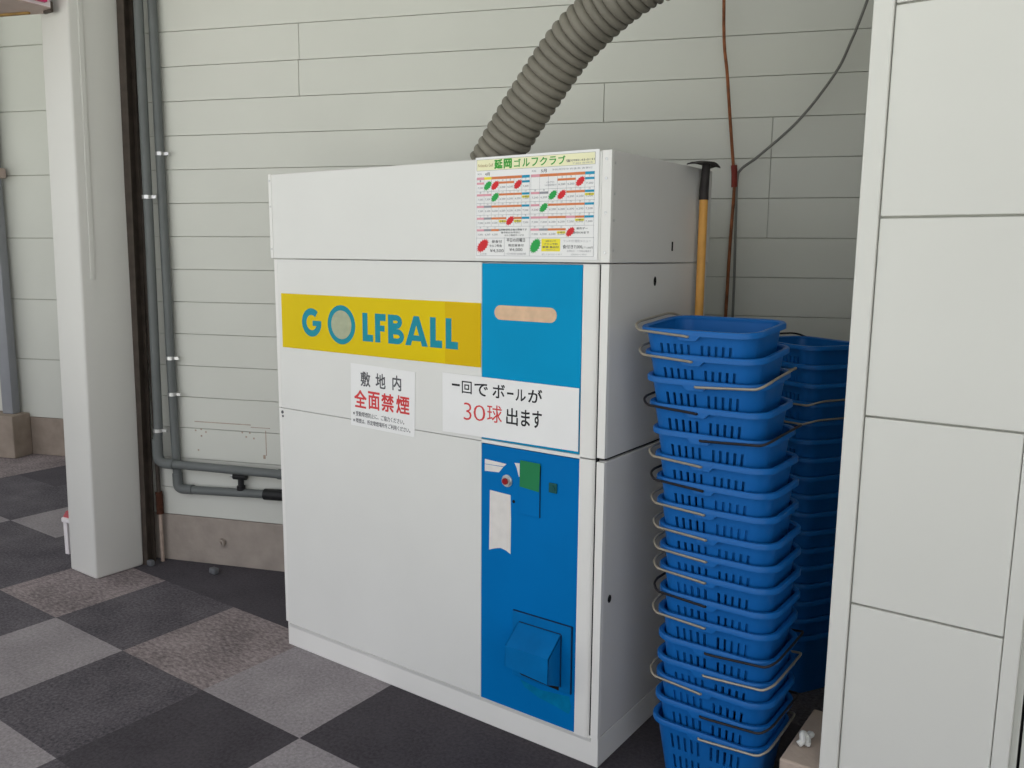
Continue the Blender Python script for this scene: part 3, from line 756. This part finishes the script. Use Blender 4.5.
prect('yel2', .565, .715, .805, .925, 3); ptext('inkg', '5月コンペ', .60, .68, .818, .836, 0.015, 5); ptext('inkg', 'プラン予約', .585, .695, .846, .864, 0.015, 5); ptext('inkg', '豪華 賞品付', .575, .705, .874, .894, 0.015, 5); ptext('inkl', '4組以上', .60, .68, .902, .916, 0.0, 5)
ptext('inkl', 'ランチ付 限定メニュー', .74, .95, .815, .84); ptext('inkg', '食付き7,000', .735, .885, .862, .90, 0.012); ptext('inkg', 'より1,000円', .885, .965, .878, .90); ptext('inkl', 'お問合せ・ご予約は電話で', .77, .955, .912, .93); ptext('inkl', '2名様から受付', .80, .92, .945, .96)
ptext('inkl', '詳しくはフロントまで', .57, .73, .945, .962)
NM = {'inkl': 'fine_print', 'cream': 'title_band_print', 'green2': 'title_lettering', 'brass': 'script_lettering', 'inkg': 'dark_lettering', 'pink': 'pink_print', 'yel2': 'yellow_print', 'orange': 'orange_print', 'sky': 'cyan_print', 'green': 'green_starbursts', 'red2': 'red_starbursts'}
for k, b in LAY.items(): obj(NM[k], b, M[k], po)

# ------------------------------------------------------------------ corrugated duct
dp = smooth_path([(-0.550, 0.2, 1.7735), (-0.5405, 0.2, 1.785), (-0.5022, 0.2, 1.8324), (-0.4377, 0.2, 1.9124), (-0.3704, 0.2, 1.9896), (-0.3119, 0.2, 2.0549), (-0.2538, 0.2, 2.1128), (-0.1939, 0.2, 2.1573), (-0.1422, 0.2, 2.1906), (-0.0822, 0.2, 2.2234), (0.03, 0.22, 2.27), (0.25, 0.36, 2.33), (0.45, 0.70, 2.36), (0.55, 1.05, 2.38), (0.60, 1.25, 2.38)], 40)
# even arc-length steps
ln = [0]
for a, b in zip(dp, dp[1:]): ln.append(ln[-1]+(b-a).length)
def at_len(d):
    for i in range(len(ln)-1):
        if ln[i+1] >= d:
            t = (d-ln[i])/max(ln[i+1]-ln[i], 1e-9); return dp[i].lerp(dp[i+1], t)
    return dp[-1]
PER = 0.0285; K = 8; n = int(ln[-1]/(PER/K)); pts = [at_len(i*PER/K) for i in range(n)]
bm = bmesh.new(); tube(bm, pts, lambda i: 0.0655+0.0120*math.sqrt(abs(math.cos(PI*i/K))), 40)
tag(obj('flexible_duct', bm, M['duct'], smooth=True), 'thick grey corrugated hose rising from the top of the white machine', 'hose')

# ------------------------------------------------------------------ hoe and cables in the corner
ho = thing('hoe', 'wooden handled hoe standing head up against the machine side in the corner', 'hoe', (0.032, 0.538, 0))
bm = bmesh.new(); tube(bm, smooth_path([(-0.002, 0, 0), (-0.001, 0.0, 0.8), (0.0, 0, 1.30), (0.0005, 0, 1.66), (0.001, 0.001, 1.69)], 5), 0.0135, 14); obj('handle', bm, M['wood'], ho, smooth=True)
bm = bmesh.new(); tube(bm, [(0, 0, 1.672), (0.0, 0.0, 1.70), (0.001, 0.002, 1.735), (0.002, 0.005, 1.77), (0.002, 0.006, 1.782)], lambda i: [0.0155, 0.0150, 0.0140, 0.0130, 0.0130][i], 14); obj('socket', bm, M['iron'], ho, smooth=True)
bm = bmesh.new(); sec = []
for k in range(13):
    t = k/12; y = -0.105+0.185*t; z = 1.787-0.012*abs((t-0.57)/0.57)**1.4
    hw = 0.014+0.014*math.sin(PI*min(1, max(0, t*0.9+0.05)))
    sec.append([bm.verts.new((hw*sx_+0.002, y, z+dz)) for sx_, dz in ((-1, 0), (0, 0.004), (1, 0), (1, -0.004), (0, 0.0), (-1, -0.004))])
for a, b in zip(sec, sec[1:]):
    for k in range(6): bm.faces.new((a[k], a[(k+1) % 6], b[(k+1) % 6], b[k]))
bm.faces.new(sec[0]); bm.faces.new(sec[-1][::-1]); obj('blade', bm, M['iron'], ho)

ca = thing('cable', 'rusty brown cable hanging straight down the back wall into the corner', 'cable')
bm = bmesh.new()
tube(bm, smooth_path([(-0.170, 1.10, ZC), (-0.162, 1.105, 2.428), (-0.137, 1.112, 2.145), (-0.102, 1.122, 1.82), (-0.096, 1.124, 1.78), (-0.104, 1.124, 1.52), (-0.108, 1.124, 1.273), (-0.115, 1.11, 0.6), (-0.12, 1.10, 0.006)], 6), 0.0062, 8)
obj('cord', bm, M['cablerust'], ca, smooth=True)
bm = bmesh.new(); tube(bm, [(-0.1005, 1.120, 1.835), (-0.097, 1.121, 1.80), (-0.096, 1.122, 1.755)], 0.0115, 10); obj('tape_wrap', bm, M['tapered'], ca, smooth=True)
cb = thing('cable', 'grey cable swooping from upper right to join the rusty cable', 'cable')
bm = bmesh.new()
tube(bm, smooth_path([(0.42, 1.30, 2.80), (0.302, 1.274, 2.397), (0.255, 1.257, 2.248), (0.213, 1.240, 2.147), (0.109, 1.199, 1.993), (-0.017, 1.150, 1.868), (-0.075, 1.128, 1.82), (-0.088, 1.126, 1.775), (-0.087, 1.130, 1.60), (-0.083, 1.132, 1.274), (-0.085, 1.12, 0.6), (-0.09, 1.11, 0.006)], 8), 0.0052, 8)
obj('cord', bm, M['cablegrey'], cb, smooth=True)

bm = bmesh.new()
tube(bm, smooth_path([(0.553, 0.075, 0.243), (0.560, 0.085, 0.250), (0.556, 0.10, 0.262), (0.566, 0.105, 0.252), (0.572, 0.09, 0.244), (0.562, 0.112, 0.245), (0.570, 0.128, 0.250), (0.563, 0.14, 0.243)], 6), 0.0085, 8)
tag(obj('cord_scrap', bm, M['cord'], smooth=True), 'knotted scrap of white cord lying on the concrete footing', 'cord')

# ------------------------------------------------------------------ baskets
HT = 0.215
def perim(hx, hy, r, brk):
    sx_, sy_ = hx-r, hy-r; P = []
    for f in brk: P.append((sx_*f, -hy))
    for k in range(1, 8): t = -PI/2+PI/2*k/8; P.append((sx_+r*math.cos(t), -sy_+r*math.sin(t)))
    for f in (-1, -0.34, 0.34, 1): P.append((hx, sy_*f))
    for k in range(1, 8): t = PI/2*k/8; P.append((sx_+r*math.cos(t), sy_+r*math.sin(t)))
    for f in brk: P.append((-sx_*f, hy))
    for k in range(1, 8): t = PI/2+PI/2*k/8; P.append((-sx_+r*math.cos(t), sy_+r*math.sin(t)))
    for f in (-1, -0.34, 0.34, 1): P.append((-hx, -sy_*f))
    for k in range(1, 8): t = PI+PI/2*k/8; P.append((-sx_+r*math.cos(t), -sy_+r*math.sin(t)))
    return P
S0 = 0.109; cs = [s*(0.020+0.0205*k) for s in (-1, 1) for k in range(5)]; cs.sort()
brk = [-1.0]+[v for c_ in cs for v in ((c_-0.0040)/S0, (c_+0.0040)/S0)]+[1.0]; NB = len(brk)
slot_cols = {1+2*k for k in range(10)}
back0 = NB+7+4+7
def build_basket():
    zr = [0.0, 0.014, 0.055, 0.075, 0.116, 0.136, 0.177, 0.206]
    bm = bmesh.new(); out = []; inn = []
    for z in zr:
        k = z/HT; hx, hy, r = 0.128+0.030*k, 0.090+0.028*k, 0.044+0.006*k
        out.append([bm.verts.new((x, y, z)) for x, y in perim(hx, hy, r, brk)])
        inn.append([bm.verts.new((x, y, max(z, 0.005))) for x, y in perim(hx-0.0062, hy-0.0062, r-0.0062, brk)])
    n = len(out[0])
    for i in range(len(zr)-1):
        for j in range(n):
            k = (j+1) % n
            hole = i in (1, 3, 5) and (j in slot_cols or (j-back0) in slot_cols)
            o4 = (out[i][j], out[i][k], out[i+1][k], out[i+1][j]); i4 = (inn[i][j], inn[i][k], inn[i+1][k], inn[i+1][j])
            if not hole:
                bm.faces.new(o4); bm.faces.new(i4[::-1])
            else:
                for a in range(4): b = (a+1) % 4; bm.faces.new((o4[a], o4[b], i4[b], i4[a]))
    bm.faces.new(out[0][::-1]); bm.faces.new(inn[0])
    bmesh.ops.scale(bm, vec=(0.995, 1, 1.045), verts=bm.verts[:])
    me = obj('body', bm, M['bask'], None, smooth=True)
    # rim
    bm = bmesh.new(); prof = [(-0.0027, 0.212), (0.002, 0.2155), (0.0105, 0.2155), (0.0128, 0.2125), (0.0128, 0.2015), (0.0102, 0.2015), (0.0100, 0.2095), (0.0, 0.2075), (0.0, 0.203), (-0.0027, 0.203)]
    hx, hy, r = 0.136+0.022*0.96, 0.098+0.020*0.96, 0.05
    loops = [[bm.verts.new((x, y, z)) for x, y in perim(hx+d, hy+d, r+d, brk)] for d, z in prof]
    for a, b in zip(loops, loops[1:]+loops[:1]):
        for j in range(n): k = (j+1) % n; bm.faces.new((a[j], a[k], b[k], b[j]))
    for s in (-1, 1):   # lugs carrying the wire
        yb = s*(hy+0.0125)
        prism(bm, [(-0.050, 0.203), (-0.036, 0.190), (0.008, 0.190), (0.022, 0.203)], yb, yb-s*0.010)
    bmesh.ops.scale(bm, vec=(0.995, 1, 1.045), verts=bm.verts[:])
    rm = obj('rim', bm, M['bask'], None, smooth=True)
    return me, rm
HYR = 0.098+0.020*0.96+0.0128
def handle_mesh(sgn, dark):
    bm = bmesh.new(); s = sgn; Y1 = HYR+0.0035
    pts = [(-0.012, -HYR+0.012, 0.200), (-0.012, -Y1-0.001, 0.200), (s*0.02, -Y1-0.001, 0.2015), (s*0.153, -Y1, 0.209), (s*0.172, -0.114, 0.2195), (s*0.1765, -0.085, 0.224), (s*0.1765, 0.085, 0.224), (s*0.172, 0.114, 0.2195), (s*0.153, Y1, 0.209), (s*0.02, Y1+0.001, 0.2015), (-0.012, Y1+0.001, 0.200), (-0.012, HYR-0.012, 0.200)]
    tube(bm, fillet(pts, 0.012, 4), 0.0033, 8)
    bmesh.ops.scale(bm, vec=(1, 1, 1.045), verts=bm.verts[:])
    return obj('wire_handle', bm, M['wired' if dark else 'wire'], None, smooth=True)

body0, rim0 = build_basket()
HND = {(s, d): handle_mesh(s, d) for s in (-1, 1) for d in (False, True)}
proto_used = set()
ORD = ['topmost', 'second', 'third', 'fourth', 'fifth', 'sixth', 'seventh', 'eighth', 'ninth', 'tenth', 'eleventh', 'twelfth', 'thirteenth', 'fourteenth', 'fifteenth', 'sixteenth', 'seventeenth', 'lowest']
def place(o, parent):
    if o.name in proto_used: c = o.copy(); C.objects.link(c)
    else: c = o; proto_used.add(o.name)
    c.parent = parent; c.matrix_parent_inverse = Matrix.Identity(4)
    return c
def basket(loc, rot, side, dark, label, group):
    t = thing('ball_basket', label, 'basket', loc, 0, group); t.rotation_euler = rot
    place(body0, t); place(rim0, t); place(HND[(side, dark)], t)
    return t
# front stack: where the wire pivots of each basket sit in the photo, metres
px_ = [0.232, 0.245, 0.256, 0.265, 0.276, 0.283, 0.290, 0.297, 0.305, 0.308, 0.308, 0.311, 0.312, 0.315, 0.312, 0.309, 0.309, 0.307]
dz_ = [0.064, 0.064, 0.070, 0.069, 0.069, 0.063, 0.063, 0.066, 0.059, 0.058, 0.064, 0.060, 0.069, 0.063, 0.055, 0.064, 0.065]
zz_ = [0.0]
for d in dz_[::-1]: zz_.insert(0, zz_[0]+d)
HS = 'LLRdLdRLdLLLLdLLdRRLdRR'
hs_ = [(-1, 0), (-1, 0), (1, 0), (-1, 1), (1, 1), (-1, 0), (-1, 1), (-1, 0), (-1, 0), (-1, 0), (-1, 0), (-1, 1), (-1, 0), (1, 1), (1, 0), (-1, 0), (1, 1), (1, 0)]
for k in range(18):
    rz = math.radians([-2, -1.5, 0.5, 0, -0.5][k % 5]*0.8); tx = math.radians({0: 4.6, 1: 4.6, 2: 4.4, 3: 2.2, 4: 1.0}.get(k, 0))
    s, d = hs_[k]
    off = HYR*0.995
    cx = px_[k]+0.014-math.sin(rz)*off; cy = 0.0+math.cos(rz)*off + 0.215*math.sin(tx)
    lab = '%s blue basket %sof the front stack, %s handle folded %s' % (ORD[k] if k < 17 else 'lowest', '' if k in (0, 17) else 'from the top ', 'dark' if d else 'pale', 'left' if s < 0 else 'right')
    basket((cx, cy, zz_[k]+0.125*math.sin(tx)), (tx, 0, rz), s, bool(d), lab, 'blue ball baskets in the front stack')
# rear stack, turned, in the corner
rz = math.radians(-32); n2 = 17; pit = 1.0/16
for k in range(n2):
    j = ((k*37) % 7-3)*0.0012
    # near right-hand corner of the rim at (0.335, 0.75)
    lx, ly = 0.136, -0.095
    c = Vector((0.335+j, 0.765+j, 0)) - Matrix.Rotation(rz, 3, 'Z') @ Vector((lx, ly, 0))
    s, d = (1, False) if k in (3, 4) else (-1, True)
    lab = '%s blue basket %sof the rear stack in the dark corner' % (ORD[k] if k < 16 else 'lowest', '' if k in (0, 16) else 'from the top ')
    basket((c.x, c.y, 0.9888-0.0618*k), (0, 0, rz+math.radians(((k*13) % 5-2)*0.6)), s, d, lab, 'blue ball baskets in the rear stack')
